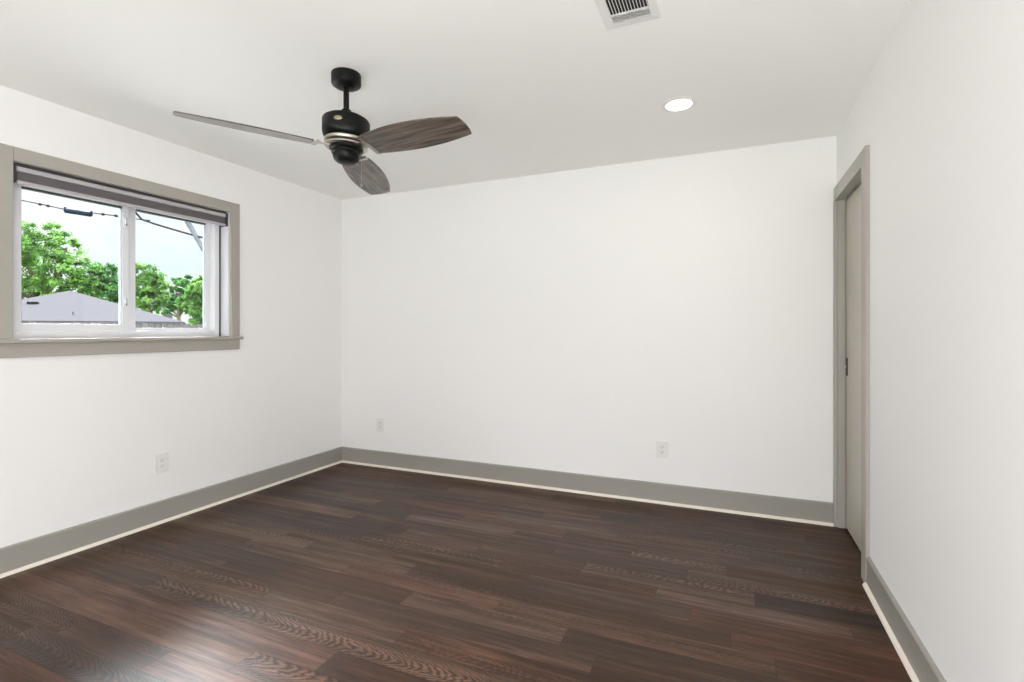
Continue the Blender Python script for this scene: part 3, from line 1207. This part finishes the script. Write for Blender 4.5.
tree_px('tall bright green tree behind the left end of the pale roof', 36,
        [(22, 240, 22, 0), (46, 238, 18, 1), (66, 250, 16, 0.5), (30, 268, 24, -1), (60, 272, 20, -0.5), (2, 255, 30, 1), (80, 272, 15, 0), (-25, 265, 30, 0), (20, 296, 22, 0), (55, 298, 18, 0), (84, 290, 13, 0)],
        22000, M['leaf'], 3, 0.23, 0.3)
tree_px('rounded green tree standing behind the roof ridge', 38,
        [(103, 276, 14, 0), (116, 282, 13, 0.5), (94, 288, 12, 0), (110, 296, 16, -0.5), (126, 290, 14, 0)], 8000, M['leaf_dark'], 5, 0.24)
tree_px('green tree behind the roof right of the window mullion', 37,
        [(143, 274, 13, 0), (152, 284, 13, 0.3), (138, 290, 15, 0), (150, 299, 13, -0.5), (161, 294, 9, 0)], 8000, M['leaf'], 8, 0.24)
tree_px('distant dark green tree between the two right-hand trees', 46,
        [(176, 286, 9, 0), (186, 284, 9, 0), (170, 302, 8, 0), (182, 304, 10, 0), (194, 290, 9, 0), (164, 308, 8, 0)], 6000, M['leaf_dark'], 11, 0.26)
tree_px('leafy green tree at the right end of the pale roof', 23,
        [(200, 288, 13, 0), (194, 302, 12, 0), (206, 303, 15, 0.3), (196, 316, 11, -0.2), (212, 290, 12, 0.2), (213, 315, 12, 0)], 9000, M['leaf'], 13, 0.17)

# utility pole, brace and overhead cables
pp = at(215, 331, 15)
pole = empty('utility_pole', (pp.x, pp.y, GZ))
tag(pole, 'pale grey utility pole with a slanted brace by the right pane', 'utility pole')
m = MB()
m.tube([(0, 0, -0.2), (0, 0, 3), (0, 0, 6.4)], [0.13, 0.12, 0.10], 14)
m.build('shaft', M['pole'], pole, smooth=60)
b0, b1 = at(207, 256, 15) - Vector(pole.location), at(180, 208, 15) - Vector(pole.location)
m = MB()
m.tube([b0 + (b0 - b1) * 0.05, b0, b1], [0.05, 0.06, 0.085], 8)
m.build('brace', M['pole'], pole, smooth=60)
b2 = at(150, 203.5, 15) - Vector(pole.location)
m = MB()
ctop = Vector((0, 0, b1.z + 0.05))
arm = (Vector((b1.x, b1.y, ctop.z)) - ctop)
m.tube([ctop - arm * 1.2, ctop + arm * 1.25], 0.07, 8)
m.build('crossarm', M['pole'], pole)


def cable(label, pts, r):
    o0 = Vector(pts[0])
    t = MB().tube([Vector(p) - o0 for p in pts], r, 6).build('overhead_cable', M['cable'], None, smooth=60, loc=tuple(o0))
    tag(t, label, 'cable')
    return t


cable('thick black cable drooping across the upper right pane to the pole',
      [at(214, 240.5, 15), at(196, 236, 15), at(175, 230, 15), at(155, 224, 15), at(142, 219.5, 15), at(136, 213, 15), at(131, 204, 15), at(124, 190, 15)], 0.030)
cable('thin grey overhead wire along the top of the right pane',
      [at(214, 226, 15.1), at(190, 219, 15.1), at(165, 213, 15.1), at(140, 207, 15.1), at(100, 198, 15.1)], 0.012)
longline = cable('long sagging overhead line crossing the upper left pane',
      [at(150, 220.5, 15.2), at(137, 219, 15.2), at(122, 216.5, 15.2), at(98, 213.6, 15.2), at(80, 211.6, 15.2), at(62, 208.8, 15.2), at(45, 205, 15.2), at(17, 199.4, 15.2), at(-30, 189, 15.2)], 0.017)
for px_, py_ in ((40, 204.3), (48, 205.9), (103, 214.3), (116, 215.8)):
    m = MB()
    q = at(px_, py_, 15.2) - Vector(longline.location)
    m.tube([q - (at(px_ + 2, py_ + .4, 15.2) - at(px_, py_, 15.2)), q, q + (at(px_ + 2, py_ + .4, 15.2) - at(px_, py_, 15.2))], [0.02, 0.045, 0.02], 8)
    m.build('line_clamp', M['cable'], longline)
# splice case clamped to the line
s0, s1 = at(64.5, 210.4, 15.17), at(92, 214.6, 15.17)
m = MB()
d = (s1 - s0)
m.tube([Vector((0, 0, 0)), d * 0.03, d * 0.05, d * 0.95, d * 0.97, d], [0.035, 0.05, 0.072, 0.072, 0.05, 0.035], 12)
sc_ = m.build('splice_case', M['closure'], None, smooth=50, loc=tuple(s0))
tag(sc_, 'dark blue cylindrical splice case hung on the overhead line', 'cable box')
for q in (0.02, 0.98):
    m = MB()
    m.box(d * q - Vector((0.02, 0.02, 0)), d * q + Vector((0.02, 0.02, 0.1)))
    m.build('hanger', M['cable'], sc_)
